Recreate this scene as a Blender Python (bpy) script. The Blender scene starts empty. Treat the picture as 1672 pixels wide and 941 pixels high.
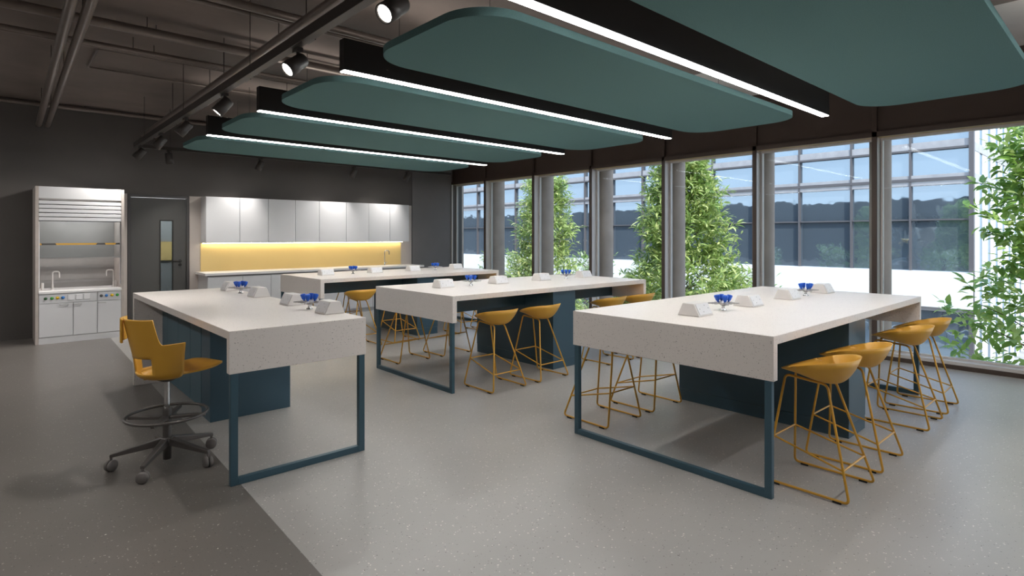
import bpy, bmesh, math, random
from mathutils import Vector, Matrix
R = math.radians
PI = math.pi
sc = bpy.context.scene
col = sc.collection

# ------------------------------------------------------------------ materials
def lin(h):
    h = h.lstrip('#')
    v = [int(h[i:i + 2], 16) / 255 for i in (0, 2, 4)]
    return tuple((c / 12.92 if c <= .04045 else ((c + .055) / 1.055) ** 2.4) for c in v) + (1,)

class NT:
    def __init__(s, name):
        s.m = bpy.data.materials.new(name); s.m.use_nodes = True
        s.t = s.m.node_tree; s.b = s.t.nodes['Principled BSDF']; s.o = s.t.nodes['Material Output']
    def n(s, typ, **kw):
        x = s.t.nodes.new(typ)
        for k, v in kw.items():
            if k in x.inputs: x.inputs[k].default_value = v
            else: setattr(x, k, v)
        return x
    def l(s, a, b): s.t.links.new(a, b)
    def coords(s, kind='Object'):
        return s.n('ShaderNodeTexCoord').outputs[kind]

def plain(name, color, rough=.5, metal=0., spec=.5, noise=0., nscale=6., bump=0., bscale=200.):
    k = NT(name); c = lin(color); b = k.b
    b.inputs['Roughness'].default_value = rough; b.inputs['Metallic'].default_value = metal
    b.inputs['Specular IOR Level'].default_value = spec
    b.inputs['Base Color'].default_value = c
    co = k.coords()
    if noise:
        nz = k.n('ShaderNodeTexNoise', Scale=nscale, Detail=5.); k.l(co, nz.inputs['Vector'])
        rp = k.n('ShaderNodeValToRGB'); k.l(nz.outputs['Fac'], rp.inputs['Fac'])
        rp.color_ramp.elements[0].position = .3; rp.color_ramp.elements[1].position = .7
        rp.color_ramp.elements[0].color = tuple(x * (1 - noise) for x in c[:3]) + (1,)
        rp.color_ramp.elements[1].color = tuple(min(1, x * (1 + noise)) for x in c[:3]) + (1,)
        k.l(rp.outputs['Color'], b.inputs['Base Color'])
    if bump:
        nb = k.n('ShaderNodeTexNoise', Scale=bscale, Detail=3.); k.l(co, nb.inputs['Vector'])
        bp = k.n('ShaderNodeBump', Strength=bump, Distance=.002); k.l(nb.outputs['Fac'], bp.inputs['Height'])
        k.l(bp.outputs['Normal'], b.inputs['Normal'])
    return k.m

def emit(name, color, strength):
    k = NT(name)
    k.b.inputs['Base Color'].default_value = lin(color)
    k.b.inputs['Emission Color'].default_value = lin(color)
    k.b.inputs['Emission Strength'].default_value = strength
    return k.m

def speckled(name, base, layers, rough, spec=.5, cloud=0.):
    """terrazzo: base colour plus layers of (scale, share, size, colour) chips"""
    k = NT(name); co = k.coords()
    c = lin(base)
    cur = None
    nz = k.n('ShaderNodeTexNoise', Scale=1.3, Detail=6.); k.l(co, nz.inputs['Vector'])
    rp = k.n('ShaderNodeValToRGB'); k.l(nz.outputs['Fac'], rp.inputs['Fac'])
    rp.color_ramp.elements[0].position = .25; rp.color_ramp.elements[1].position = .75
    rp.color_ramp.elements[0].color = tuple(x * (1 - cloud) for x in c[:3]) + (1,)
    rp.color_ramp.elements[1].color = tuple(x * (1 + cloud) for x in c[:3]) + (1,)
    cur = rp.outputs['Color']
    wob = k.n('ShaderNodeTexNoise', Scale=90., Detail=2.); k.l(co, wob.inputs['Vector'])
    mv = k.n('ShaderNodeMixRGB', blend_type='LINEAR_LIGHT'); mv.inputs['Fac'].default_value = .008
    k.l(co, mv.inputs['Color1']); k.l(wob.outputs['Color'], mv.inputs['Color2'])
    for scale, share, size, chip in layers:
        v = k.n('ShaderNodeTexVoronoi', Scale=scale); k.l(mv.outputs['Color'], v.inputs['Vector'])
        lt = k.n('ShaderNodeMath', operation='LESS_THAN'); lt.inputs[1].default_value = size
        k.l(v.outputs['Distance'], lt.inputs[0])
        sp = k.n('ShaderNodeSeparateColor'); k.l(v.outputs['Color'], sp.inputs[0])
        l2 = k.n('ShaderNodeMath', operation='LESS_THAN'); l2.inputs[1].default_value = share
        k.l(sp.outputs[0], l2.inputs[0])
        mu = k.n('ShaderNodeMath', operation='MULTIPLY'); k.l(lt.outputs[0], mu.inputs[0]); k.l(l2.outputs[0], mu.inputs[1])
        mx = k.n('ShaderNodeMixRGB'); k.l(mu.outputs[0], mx.inputs['Fac']); k.l(cur, mx.inputs['Color1'])
        mx.inputs['Color2'].default_value = lin(chip); cur = mx.outputs['Color']
    k.l(cur, k.b.inputs['Base Color'])
    k.b.inputs['Roughness'].default_value = rough; k.b.inputs['Specular IOR Level'].default_value = spec
    return k.m

def glassy(name, tint, refl, rough=.02):
    k = NT(name)
    tr = k.n('ShaderNodeBsdfTransparent'); tr.inputs['Color'].default_value = lin(tint)
    gl = k.n('ShaderNodeBsdfGlossy'); gl.inputs['Roughness'].default_value = rough
    fr = k.n('ShaderNodeLayerWeight'); fr.inputs['Blend'].default_value = refl
    mx = k.n('ShaderNodeMixShader')
    k.l(fr.outputs['Fresnel'], mx.inputs['Fac']); k.l(tr.outputs[0], mx.inputs[1]); k.l(gl.outputs[0], mx.inputs[2])
    k.l(mx.outputs[0], k.o.inputs['Surface'])
    return k.m

def leafmat(name, a, b, c):
    k = NT(name)
    gi = k.n('ShaderNodeNewGeometry')
    rp = k.n('ShaderNodeValToRGB'); k.l(gi.outputs['Random Per Island'], rp.inputs['Fac'])
    rp.color_ramp.elements[0].color = lin(a); rp.color_ramp.elements[1].color = lin(c)
    e = rp.color_ramp.elements.new(.55); e.color = lin(b)
    k.l(rp.outputs['Color'], k.b.inputs['Base Color']); k.b.inputs['Roughness'].default_value = .45
    tl = k.n('ShaderNodeBsdfTranslucent'); k.l(rp.outputs['Color'], tl.inputs['Color'])
    mx = k.n('ShaderNodeMixShader'); mx.inputs['Fac'].default_value = .35
    k.l(k.b.outputs[0], mx.inputs[1]); k.l(tl.outputs[0], mx.inputs[2]); k.l(mx.outputs[0], k.o.inputs['Surface'])
    return k.m

M = {}
M['floor'] = speckled('pale_terrazzo_floor', '#a3a09d', [(70, .15, .25, '#d8d3cc'), (90, .12, .23, '#66615e'), (30, .08, .10, '#ebe7e1')], .30, .5, .07)
M['floor_dark'] = speckled('dark_terrazzo_floor', '#6b6662', [(70, .15, .25, '#a09a93'), (90, .12, .23, '#494643'), (30, .08, .10, '#d8d3cb')], .33, .5, .08)
M['stone'] = speckled('white_terrazzo_worktop', '#e9e1dc', [(120, .16, .24, '#8d837c'), (62, .11, .14, '#776e68'), (130, .18, .25, '#cdc5bf')], .35, .4, .02)
M['wall'] = plain('charcoal_wall_paint', '#605c5a', .75, noise=.05, nscale=2, spec=.3)
M['pier'] = plain('charcoal_wall_paint_daylit', '#757271', .75, noise=.05, nscale=2, spec=.3)  # wall paint made lighter to stand for daylight from the windows
M['ceil'] = plain('dark_painted_concrete', '#7a6f6a', .7, noise=.16, nscale=1.6, spec=.3, bump=.25, bscale=30)
M['ceil_white'] = plain('white_painted_concrete', '#cfcac7', .8, noise=.03, nscale=3, spec=.2)
M['brown'] = plain('dark_brown_bronze_panel', '#43362f', .55, noise=.05, nscale=4)
M['alu'] = plain('grey_anodised_frame', '#c6c1be', .45, metal=.0, noise=.03)
M['concrete'] = plain('grey_concrete_column', '#a59488', .8, noise=.14, nscale=3, bump=.2, bscale=60)
M['felt'] = plain('teal_felt', '#628182', 1., noise=.07, nscale=160, spec=.1, bump=.6, bscale=260)
M['black'] = plain('black_powder_coat', '#161413', .5)
M['led'] = emit('white_led_diffuser', '#fffdf9', 26.)
M['fill_uplight'] = emit('fill_uplight_emission', '#fff8ee', 6.)  # added upward glow, brightens the ceiling and the room
M['lens'] = emit('white_spot_lens', '#fff8ee', 12.)
M['pipe'] = plain('dark_painted_steel_pipe', '#7b706a', .35, metal=.3, noise=.06, nscale=10)
M['track'] = plain('black_track', '#3f3a38', .45, metal=.1)
M['blue'] = plain('dark_teal_laminate', '#365160', .36, noise=.04, nscale=3)
M['bluelt'] = plain('slate_teal_door_laminate', '#4a6470', .5, noise=.03, nscale=3)
M['frame'] = plain('dark_teal_steel', '#3c5a68', .38, metal=.1)
M['yellow'] = plain('ochre_plastic', '#d6a23c', .42, noise=.02, nscale=8)
M['ywire'] = plain('ochre_steel_rod', '#d09c38', .3, metal=.15)
M['pad'] = plain('black_rubber', '#141414', .7)
M['white'] = plain('white_laminate', '#cfcfd2', .4, noise=.012, nscale=3)
M['white_top'] = plain('white_solid_surface', '#e4e2e3', .3, noise=.012, nscale=5)
M['whitepl'] = plain('white_moulded_plastic', '#dedad8', .4, noise=.01)
M['socket'] = plain('pale_grey_socket_plate', '#e2e1e4', .4)
M['woodedge'] = plain('pale_greige_edge_band', '#b3aaa4', .55, noise=.1, nscale=9)
M['clad'] = plain('greige_wall_cladding', '#b8afa9', .55, noise=.03, nscale=2)
M['gap'] = plain('shadow_gap_black', '#1c1b1b', .8)
M['splash'] = plain('yellow_glass_splashback', '#d8bd80', .3, noise=.02, nscale=2)
M['doorgrey'] = plain('graphite_door_paint', '#4b4a49', .5, noise=.04, nscale=3)
M['dframe'] = plain('graphite_frame_paint', '#423f40', .45)
M['chrome'] = plain('polished_chrome', '#d6d6d8', .18, metal=1.)
M['steel'] = plain('satin_steel', '#b5b3b3', .35, metal=.9)
M['gun'] = plain('gunmetal_base', '#6d6967', .36, metal=.6)
M['caster'] = plain('grey_caster_plastic', '#76716f', .55)
M['knobblue'] = plain('blue_plastic_knob', '#1558c8', .35)
M['k_green'] = plain('green_knob', '#3f9b43', .4)
M['k_dgreen'] = plain('dark_green_knob', '#2c5a34', .4)
M['k_yellow'] = plain('yellow_knob', '#e0b820', .4)
M['k_blue'] = plain('blue_knob', '#2f7fd0', .4)
M['k_grey'] = plain('grey_knob', '#4c4c4e', .4)
M['hoodin'] = plain('pale_grey_hood_liner', '#a8a5a3', .5, noise=.1, nscale=3)
M['sashstrip'] = None
M['pull'] = plain('grey_recessed_pull', '#77767a', .5)
M['hole'] = plain('mid_grey_socket_hole', '#b4b3b6', .5)
M['pane'] = glassy('clear_window_glass', '#f7fafa', .12)
M['sash'] = glassy('clear_sash_glass', '#e6eaec', .2)
M['obscure'] = glassy('wired_vision_glass', '#b7bcbc', .25, .15)
M['leafA'] = leafmat('broad_green_leaves', '#6f9443', '#9cba5c', '#cbd88c')
M['leafB'] = leafmat('bright_green_leaves', '#7d9a52', '#a9bc70', '#dadf9c')
M['leafC'] = leafmat('yellow_green_leaves', '#86a25a', '#b3c47c', '#e0e3a4')
M['leafW'] = leafmat('variegated_leaves', '#5f8a3c', '#a8bd6f', '#eceee0')
M['bark'] = plain('brown_bark', '#5b4a3a', .9, noise=.2, nscale=12)
M['render'] = plain('white_render', '#e8e6e4', .8, noise=.02)
M['fin'] = plain('white_metal_fin', '#e6e6e8', .6)
M['fascia'] = plain('grey_metal_fascia', '#a7a4a6', .5, metal=.2, noise=.1, nscale=3)
M['mull'] = plain('dark_facade_mullion', '#5c585a', .5)
M['ground'] = plain('pale_paving', '#a5a19c', .9, noise=.06)
M['corr'] = plain('grey_corridor_paint', '#8f9193', .8)

k = NT('blue_reflective_glazing')
co = k.coords()
nz = k.n('ShaderNodeTexNoise', Scale=.6, Detail=3.); k.l(co, nz.inputs['Vector'])
bp = k.n('ShaderNodeBump', Strength=.05, Distance=.3); k.l(nz.outputs['Fac'], bp.inputs['Height'])
dg = k.n('ShaderNodeBsdfDiffuse'); dg.inputs['Color'].default_value = lin('#68747f')
gl = k.n('ShaderNodeBsdfGlossy'); gl.inputs['Color'].default_value = lin('#b0c0cf'); gl.inputs['Roughness'].default_value = .03
k.l(bp.outputs['Normal'], gl.inputs['Normal'])
mx = k.n('ShaderNodeMixShader'); mx.inputs['Fac'].default_value = .55
k.l(dg.outputs[0], mx.inputs[1]); k.l(gl.outputs[0], mx.inputs[2]); k.l(mx.outputs[0], k.o.inputs['Surface'])
M['bglass'] = k.m

# sash edge: amber strip broken by dark dashes
k = NT('amber_black_sash_strip'); co = k.coords()
sx = k.n('ShaderNodeSeparateXYZ'); k.l(co, sx.inputs[0])
nz = k.n('ShaderNodeTexNoise', Scale=9., Detail=0.); k.l(co, nz.inputs['Vector'])
rp = k.n('ShaderNodeValToRGB'); rp.color_ramp.interpolation = 'CONSTANT'
k.l(nz.outputs['Fac'], rp.inputs['Fac'])
rp.color_ramp.elements[0].color = lin('#4c4a48'); rp.color_ramp.elements[1].color = lin('#d3a243'); rp.color_ramp.elements[1].position = .47
k.l(rp.outputs['Color'], k.b.inputs['Base Color']); M['sashstrip'] = k.m

# ------------------------------------------------------------------ mesh helpers
class MB:
    def __init__(s): s.v = []; s.f = []; s.mi = []; s.sm = []
    def add(s, v, f, mi=0, sm=False):
        o = len(s.v); s.v += [tuple(p) for p in v]
        for q in f: s.f.append([i + o for i in q]); s.mi.append(mi); s.sm.append(sm)
        return s
    def box(s, x0, x1, y0, y1, z0, z1, mi=0):
        v = [(x, y, z) for z in (z0, z1) for y in (y0, y1) for x in (x0, x1)]
        return s.add(v, [(0, 2, 3, 1), (4, 5, 7, 6), (0, 1, 5, 4), (2, 6, 7, 3), (0, 4, 6, 2), (1, 3, 7, 5)], mi)
    def prism(s, pts, z0, z1, mi=0, sm=False):
        n = len(pts)
        v = [(x, y, z0) for x, y in pts] + [(x, y, z1) for x, y in pts]
        s.add(v, [tuple(range(n))[::-1], tuple(range(n, 2 * n))], mi)
        return s.add(v, [(i, (i + 1) % n, (i + 1) % n + n, i + n) for i in range(n)], mi, sm)
    def tube(s, pts, r, n=8, closed=False, mi=0, r2=None):
        P = [Vector(p) for p in pts]; m = len(P)
        if closed: T = [(P[(i + 1) % m] - P[i - 1]).normalized() for i in range(m)]
        else: T = [(P[min(i + 1, m - 1)] - P[max(i - 1, 0)]).normalized() for i in range(m)]
        a = Vector((0, 0, 1)) if abs(T[0].z) < .9 else Vector((1, 0, 0))
        u = T[0].cross(a).normalized(); v = []
        for i in range(m):
            u = (u - T[i] * u.dot(T[i])).normalized(); w = T[i].cross(u)
            rr = r if r2 is None else r + (r2 - r) * i / (m - 1)
            v += [P[i] + (u * math.cos(2 * PI * j / n) + w * math.sin(2 * PI * j / n)) * rr for j in range(n)]
        f = [(i * n + j, i * n + (j + 1) % n, ((i + 1) % m) * n + (j + 1) % n, ((i + 1) % m) * n + j)
             for i in range(m if closed else m - 1) for j in range(n)]
        s.add(v, f, mi, True)
        if not closed: s.add(v, [tuple(range(n))[::-1], tuple(range((m - 1) * n, m * n))], mi)
        return s
    def lathe(s, prof, c=(0, 0, 0), axis=(0, 0, 1), n=20, mi=0):
        ax = Vector(axis).normalized(); a = Vector((1, 0, 0)) if abs(ax.x) < .9 else Vector((0, 1, 0))
        u = ax.cross(a).normalized(); w = ax.cross(u); c = Vector(c)
        v = [c + ax * z + (u * math.cos(2 * PI * j / n) + w * math.sin(2 * PI * j / n)) * r for r, z in prof for j in range(n)]
        m = len(prof)
        s.add(v, [(i * n + j, i * n + (j + 1) % n, (i + 1) * n + (j + 1) % n, (i + 1) * n + j) for i in range(m - 1) for j in range(n)], mi, True)
        s.add(v, [tuple(range(n))[::-1], tuple(range((m - 1) * n, m * n))], mi)
        return s
    def obj(s, name, mats, parent=None, bevel=0., smooth_all=False, weld=False):
        me = bpy.data.meshes.new(name); me.from_pydata(s.v, [], s.f)
        for m in (mats if isinstance(mats, (list, tuple)) else [mats]): me.materials.append(m)
        me.polygons.foreach_set('material_index', s.mi)
        me.polygons.foreach_set('use_smooth', [True] * len(s.f) if smooth_all else s.sm)
        bm = bmesh.new(); bm.from_mesh(me)
        if weld: bmesh.ops.remove_doubles(bm, verts=bm.verts, dist=1e-5)
        bmesh.ops.recalc_face_normals(bm, faces=bm.faces); bm.to_mesh(me); bm.free()
        me.update()
        o = bpy.data.objects.new(name, me); col.objects.link(o)
        if parent: o.parent = parent
        if bevel:
            b = o.modifiers.new('bevel', 'BEVEL'); b.width = bevel; b.segments = 2; b.limit_method = 'ANGLE'
        return o

def box(*a): return MB().box(*a)

def rounded(points, rad, closed=False, n=5):
    P = [Vector(p) for p in points]; m = len(P); out = []
    for i in range(m):
        if not closed and i in (0, m - 1): out.append(P[i]); continue
        a, b, c = P[i - 1], P[i], P[(i + 1) % m]
        d = min(rad, (a - b).length * .45, (c - b).length * .45)
        p = b + (a - b).normalized() * d; q = b + (c - b).normalized() * d
        for k_ in range(n + 1):
            t = k_ / n; out.append((1 - t) ** 2 * p + 2 * t * (1 - t) * b + t * t * q)
    return out

def tag(o, label=None, cat=None, group=None, kind=None):
    if label: o['label'] = label
    if cat: o['category'] = cat
    if group: o['group'] = group
    if kind: o['kind'] = kind
    return o
def thing(name, label, cat, loc=(0, 0, 0), rz=0., group=None):
    o = bpy.data.objects.new(name, None); col.objects.link(o); o.location = loc; o.rotation_euler = (0, 0, rz)
    o.empty_display_size = .1
    return tag(o, label, cat, group)
def struct(name, mb, mats, parent=None, bevel=0.):
    o = mb.obj(name, mats, parent, bevel)
    if not parent: o['kind'] = 'structure'
    return o
def sroot(name, loc=(0, 0, 0)):
    o = bpy.data.objects.new(name, None); col.objects.link(o); o.location = loc; o['kind'] = 'structure'; return o
def dup(root, loc, rz=0., label=None):
    r = root.copy(); col.objects.link(r); r.location = loc; r.rotation_euler = (0, 0, rz)
    if label: r['label'] = label
    for ch in list(root.children):
        c = ch.copy(); col.objects.link(c); c.parent = r
        for g in list(ch.children):
            d = g.copy(); col.objects.link(d); d.parent = c
    return r

# ------------------------------------------------------------------ room shell
XL, XW, XG, YB, YN, ZC = -2.6, 7.74, 7.90, 10.6, -3.6, 3.38
fl = MB()
sx0, sx1 = .955, 1.245                       # seam between dark and pale floor
fl.prism([(XL - .1, YN - .1), (sx0 - .075, YN - .1), (sx1 + .01, YB + .1), (XL - .1, YB + .1)], -.25, 0, 1)
fl.prism([(sx0 - .075, YN - .1), (8.02, YN - .1), (8.02, YB + .1), (sx1 + .01, YB + .1)], -.25, 0, 0)
struct('floor', fl, [M['floor'], M['floor_dark']])
struct('ceiling', box(XL - .1, 6.2, YN - .1, YB + .1, ZC, ZC + .3), M['ceil'])
struct('trim_1', box(6.2, 8.05, YN - .1, YB + .1, ZC, ZC + .3), M['ceil_white'])
DX0, DX1, DZ = 1.54, 2.395, 2.11
wb = MB()
wb.box(XL - .1, DX0, YB, YB + .15, 0, ZC).box(DX1, 8.05, YB, YB + .15, 0, ZC).box(DX0, DX1, YB, YB + .15, DZ, ZC)
struct('wall_back', wb, M['wall'])
struct('wall_left', box(XL - .15, XL, YN, YB, 0, ZC), M['wall'])
struct('wall_front', box(XL - .1, 8.05, YN - .15, YN, 0, ZC), M['wall'])
struct('wall_pier', box(6.70, XW, YB - .012, YB, 0, ZC), M['pier'])
# cladding around the door and behind the cabinets
cl = MB()
cl.box(1.474, DX0 - .004, YB - .02, YB - .0005, 0, 2.115).box(DX1 + .004, 6.676, YB - .02, YB - .0005, 0, 2.115)
struct('trim_2', cl, M['clad'])
struct('baseboard_back', box(XL, .405, YB - .012, YB, 0, .07), M['wall'])
struct('baseboard_left', box(XL, XL + .012, YN, YB - .02, 0, .07), M['wall'])
struct('baseboard_front', box(XL + .02, 7.7, YN, YN + .012, 0, .07), M['wall'])

# corridor seen through the vision panel of the door
cr = MB()
cr.box(.6, 3.6, 12.4, 12.5, 0, 2.6).box(.5, .6, 10.76, 12.5, 0, 2.6).box(3.6, 3.7, 10.76, 12.5, 0, 2.6).box(.5, 3.7, 10.76, 12.5, 2.6, 2.7).box(.5, 3.7, 10.76, 12.5, -.25, 0)
struct('wall_corridor', cr, M['corr'])
tag(box(1.0, 3.3, 12.37, 12.398, 1.0, 1.35).obj('splashback', M['splash']), 'yellow splashback seen through the glass strip of the grey door', 'splashback')

# door
d = sroot('door_1', (0, 0, 0))
df = MB()
df.box(DX0, DX0 + .04, YB - .03, YB + .06, 0, DZ).box(DX1 - .04, DX1, YB - .03, YB + .06, 0, DZ).box(DX0 + .04, DX1 - .04, YB - .03, YB + .06, DZ - .04, DZ)
df.obj('door_frame', M['dframe'], d, .002)
gx0, gx1, gz0, gz1 = 1.985, 2.155, .45, 1.70
dl = MB(); a, b_ = DX0 + .046, DX1 - .046
dl.box(a, gx0, YB, YB + .045, .006, DZ - .046).box(gx1, b_, YB, YB + .045, .006, DZ - .046)
dl.box(gx0, gx1, YB, YB + .045, .006, gz0).box(gx0, gx1, YB, YB + .045, gz1, DZ - .046)
dl.obj('door_leaf', M['doorgrey'], d)
vf = MB()
vf.box(gx0 - .012, gx0 + .004, YB - .006, YB, gz0 - .012, gz1 + .012).box(gx1 - .004, gx1 + .012, YB - .006, YB, gz0 - .012, gz1 + .012)
vf.box(gx0 + .004, gx1 - .004, YB - .006, YB, gz0 - .012, gz0 + .004).box(gx0 + .004, gx1 - .004, YB - .006, YB, gz1 - .004, gz1 + .012)
vf.obj('vision_frame', M['black'], d)
box(gx0, gx1, YB + .018, YB + .026, gz0, gz1).obj('vision_pane', M['obscure'], d)
dh = MB()
dh.lathe([(.026, 0), (.026, .008)], (2.262, YB, 1.045), (0, -1, 0), 16).lathe([(.026, 0), (.026, .006)], (2.262, YB, .985), (0, -1, 0), 16)
dh.tube(rounded([(2.262, YB - .006, 1.045), (2.262, YB - .05, 1.045), (2.15, YB - .05, 1.045)], .015), .009, 8)
dh.obj('door_handle', M['black'], d)

# ------------------------------------------------------------------ window wall
MY = [9.40, 7.93, 6.49, 5.02, 3.575, 2.13, .68, -.77, -2.22]
ZH, ZT = 2.63, 3.25
edges = [YB] + MY + [YN]
for i, y in enumerate(MY):
    t = sroot('trim_%d' % (i + 3))
    box(XW, XW + .02, y - .027, y + .027, .0, ZT).obj('mullion_cap', M['brown'], t, .002)
    box(XW + .02, XG + .03, y - .024, y + .024, .05, ZH).obj('mullion_body', M['alu'], t)
for i in range(len(edges) - 1):
    y1, y0 = edges[i] - (.0 if i == 0 else .028), edges[i + 1] + (.028 if i < len(MY) else 0)
    w = sroot('window_%d' % (i + 1))
    f = MB()
    f.box(XG - .02, XG + .03, y0, y0 + .022, .085, ZH).box(XG - .02, XG + .03, y1 - .022, y1, .085, ZH)
    f.box(XG - .02, XG + .03, y0 + .022, y1 - .022, .085, .105).box(XG - .02, XG + .03, y0 + .022, y1 - .022, ZH - .03, ZH)
    f.obj('window_frame', M['alu'], w)
    box(XW + .012, XG + .03, y0, y1, .0, .083).obj('window_sill', M['alu'], w)
    box(XW, XW + .01, y0, y1, 0, .048).obj('sill_cap', M['brown'], w)
    box(XG, XG + .008, y0 + .02, y1 - .02, .1, ZH - .02).obj('window_pane', M['pane'], w)
struct('trim_20', box(XW, XW + .03, YB - .03, YB, 0, ZH), M['alu'])
bm_ = MB()
bm_.box(XW + .035, 8.05, YN, YB, ZH + .005, ZC)                          # recessed fascia
struct('wall_right', bm_, M['brown'])
rb = MB(); rb.box(XW, XW + .034, YN, YB - .0, ZH, ZH + .06)
struct('trim_21', rb, M['brown'])
struct('trim_22', box(XW - .04, XW + .034, YN, YB, 3.26, ZC), M['brown'])
struct('trim_23', box(XW + .02, XG + .04, YN, YB, ZH - .001, ZH + .004), plain('pale_timber_soffit', '#b7a27a', .6))

# roof and outer skin of this building, seen only mirrored in the glass opposite
struct('wall_parapet', box(8.06, 8.25, YN - 6, 60, 2.7, 3.75), M['brown'])
struct('wall_plinth', box(7.98, 8.02, YN - 6, 60, -4.2, -.26), M['concrete'])
struct('wall_added_for_reflection', box(7.9, 8.1, 11.7, 60, -.259, 2.699), M['brown'])  # unseen wall added to darken the mirror image in the glass opposite

# ------------------------------------------------------------------ lab benches
def waterfall(X0, X1, Y0, Y1, za, zb):       # one folded slab: top with two ends turned down to za and zb
    P = [(X0, za), (X0 + .05, za), (X0 + .05, .85), (X1 - .05, .85), (X1 - .05, zb), (X1, zb), (X1, .9), (X0, .9)]
    m = MB(); v = [(x, y, z) for y in (Y0, Y1) for x, z in P]
    m.add(v, [(0, 1, 2, 7), (7, 2, 3, 6), (3, 4, 5, 6), (8, 15, 10, 9), (15, 14, 11, 10), (11, 14, 13, 12)])
    return m.add(v, [(i, (i + 1) % 8, (i + 1) % 8 + 8, i + 8) for i in range(8)])
def bench(label, X0, X1, Y0, Y1, px0, px1):
    t = thing('lab_bench', label, 'lab bench', ((X0 + X1) / 2, (Y0 + Y1) / 2, 0))
    cx, cy = t.location.x, t.location.y
    def part(mb, name, m, bev=.002):
        mb.v = [(x - cx, y - cy, z) for x, y, z in mb.v]
        return mb.obj(name, m, t, bev, weld=True)
    part(waterfall(X0, X1, Y0, Y1, .65, .65), 'worktop', M['stone'], .003)
    for a, b in ((X0 + .002, X0 + .034), (X1 - .034, X1 - .002)):
        q = MB(); q.box(a, b, Y0 + .012, Y0 + .052, 0, .649).box(a, b, Y1 - .052, Y1 - .012, 0, .649).box(a, b, Y0 + .052, Y1 - .052, 0, .04)
        part(q, 'leg_frame', M['frame'], .002)
    part(box(px0, px1, Y0 + .05, Y1 - .05, .1, .8495), 'pedestal', M['blue'])
    part(box(px0 + .002, px1 - .002, Y0 + .052, Y1 - .052, 0, .0985), 'plinth', M['blue'])
    my = (Y0 + Y1) / 2
    for a, b in ((X0 + .051, px0 - .001), (px1 + .001, X1 - .051)):
        part(box(a, b, my - .21, my + .21, .665, .8495), 'service_tray', M['blue'])
    return t
bench('white terrazzo lab bench on the right, nearest the camera, four stools along its right side', 3.162, 6.28, 1.352, 2.815, 4.52, 4.88)
bench('white terrazzo lab bench in the middle of the room, between the front and rear benches', 3.115, 6.16, 4.243, 5.665, 4.50, 4.86)
bench('white terrazzo lab bench farthest back, beside the wall cabinets with the yellow splashback', 3.09, 6.10, 7.04, 8.42, 4.57, 4.93)

# side bench on the left with cabinet and full-height stone end
X0, X1, Y0, Y1 = 1.004, 1.868, 3.53, 6.60
t = thing('lab_bench', 'white terrazzo lab bench on the left with slate blue cabinet doors, beside the task chair', 'lab bench', (0, 0, 0))
q = waterfall(Y0, Y1, -X1, -X0, .65, 0); q.v = [(-y, x, z) for x, y, z in q.v]
q.obj('worktop', M['stone'], t, .003, weld=True)
q = MB(); q.box(X0 + .008, X0 + .05, Y0 + .002, Y0 + .036, 0, .649).box(X1 - .05, X1 - .008, Y0 + .002, Y0 + .036, 0, .649).box(X0 + .05, X1 - .05, Y0 + .002, Y0 + .036, 0, .04)
q.obj('leg_frame', M['frame'], t, .002)
q = box(1.262, 1.862, 5.115, Y1 - .052, .06, .8495); q.box(1.30, 1.862, 5.115, Y1 - .052, 0, .06)
q.obj('cabinet_body', M['blue'], t)
box(1.245, 1.866, 4.86, 5.11, 0, .8495).obj('end_block', M['blue'], t, .002)
ds = [5.113, 5.46, 5.89, 6.31, 6.545]
for a, b in zip(ds, ds[1:]):
    box(1.243, 1.261, a + .003, b - .003, .065, .846).obj('door', M['bluelt'], t, .002)

# ------------------------------------------------------------------ power boxes and gas taps
def make_box(label):
    t = thing('power_box', label, 'power box', group='bench power boxes')
    L, W, w2, h = .095, .085, .045, .088
    v = [(-L, -W, 0), (L, -W, 0), (L, W, 0), (-L, W, 0), (-L, -w2 + .005, h), (L, -w2 + .005, h), (L, w2, h), (-L, w2, h)]
    MB().add(v, [(0, 3, 2, 1), (4, 5, 6, 7), (0, 1, 5, 4), (1, 2, 6, 5), (2, 3, 7, 6), (3, 0, 4, 7)]).obj('housing', M['whitepl'], t, .006)
    A, B = Vector((0, -W, 0)), Vector((0, -w2 + .005, h)); up = (B - A).normalized(); nrm = Vector((0, -up.z, up.y))
    def onface(x, s, o): p = A + (B - A) * s + nrm * o; return (x, p.y, p.z)
    def slab(x0, x1, s0, s1, o0, o1):
        q = [onface(x, s, o) for o in (o0, o1) for s in (s0, s1) for x in (x0, x1)]
        return MB().add(q, [(0, 2, 3, 1), (4, 5, 7, 6), (0, 1, 5, 4), (2, 6, 7, 3), (0, 4, 6, 2), (1, 3, 7, 5)])
    slab(-.082, .082, .12, .92, -.001, .005).obj('socket_plate', M['socket'], t, .001)
    for x, s in ((-.055, .55), (.055, .55), (-.02, .32), (.02, .78)):
        slab(x - .0035, x + .0035, s - .035, s + .035, .0045, .0062).obj('socket_hole', M['hole'], t)
    return t
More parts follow.
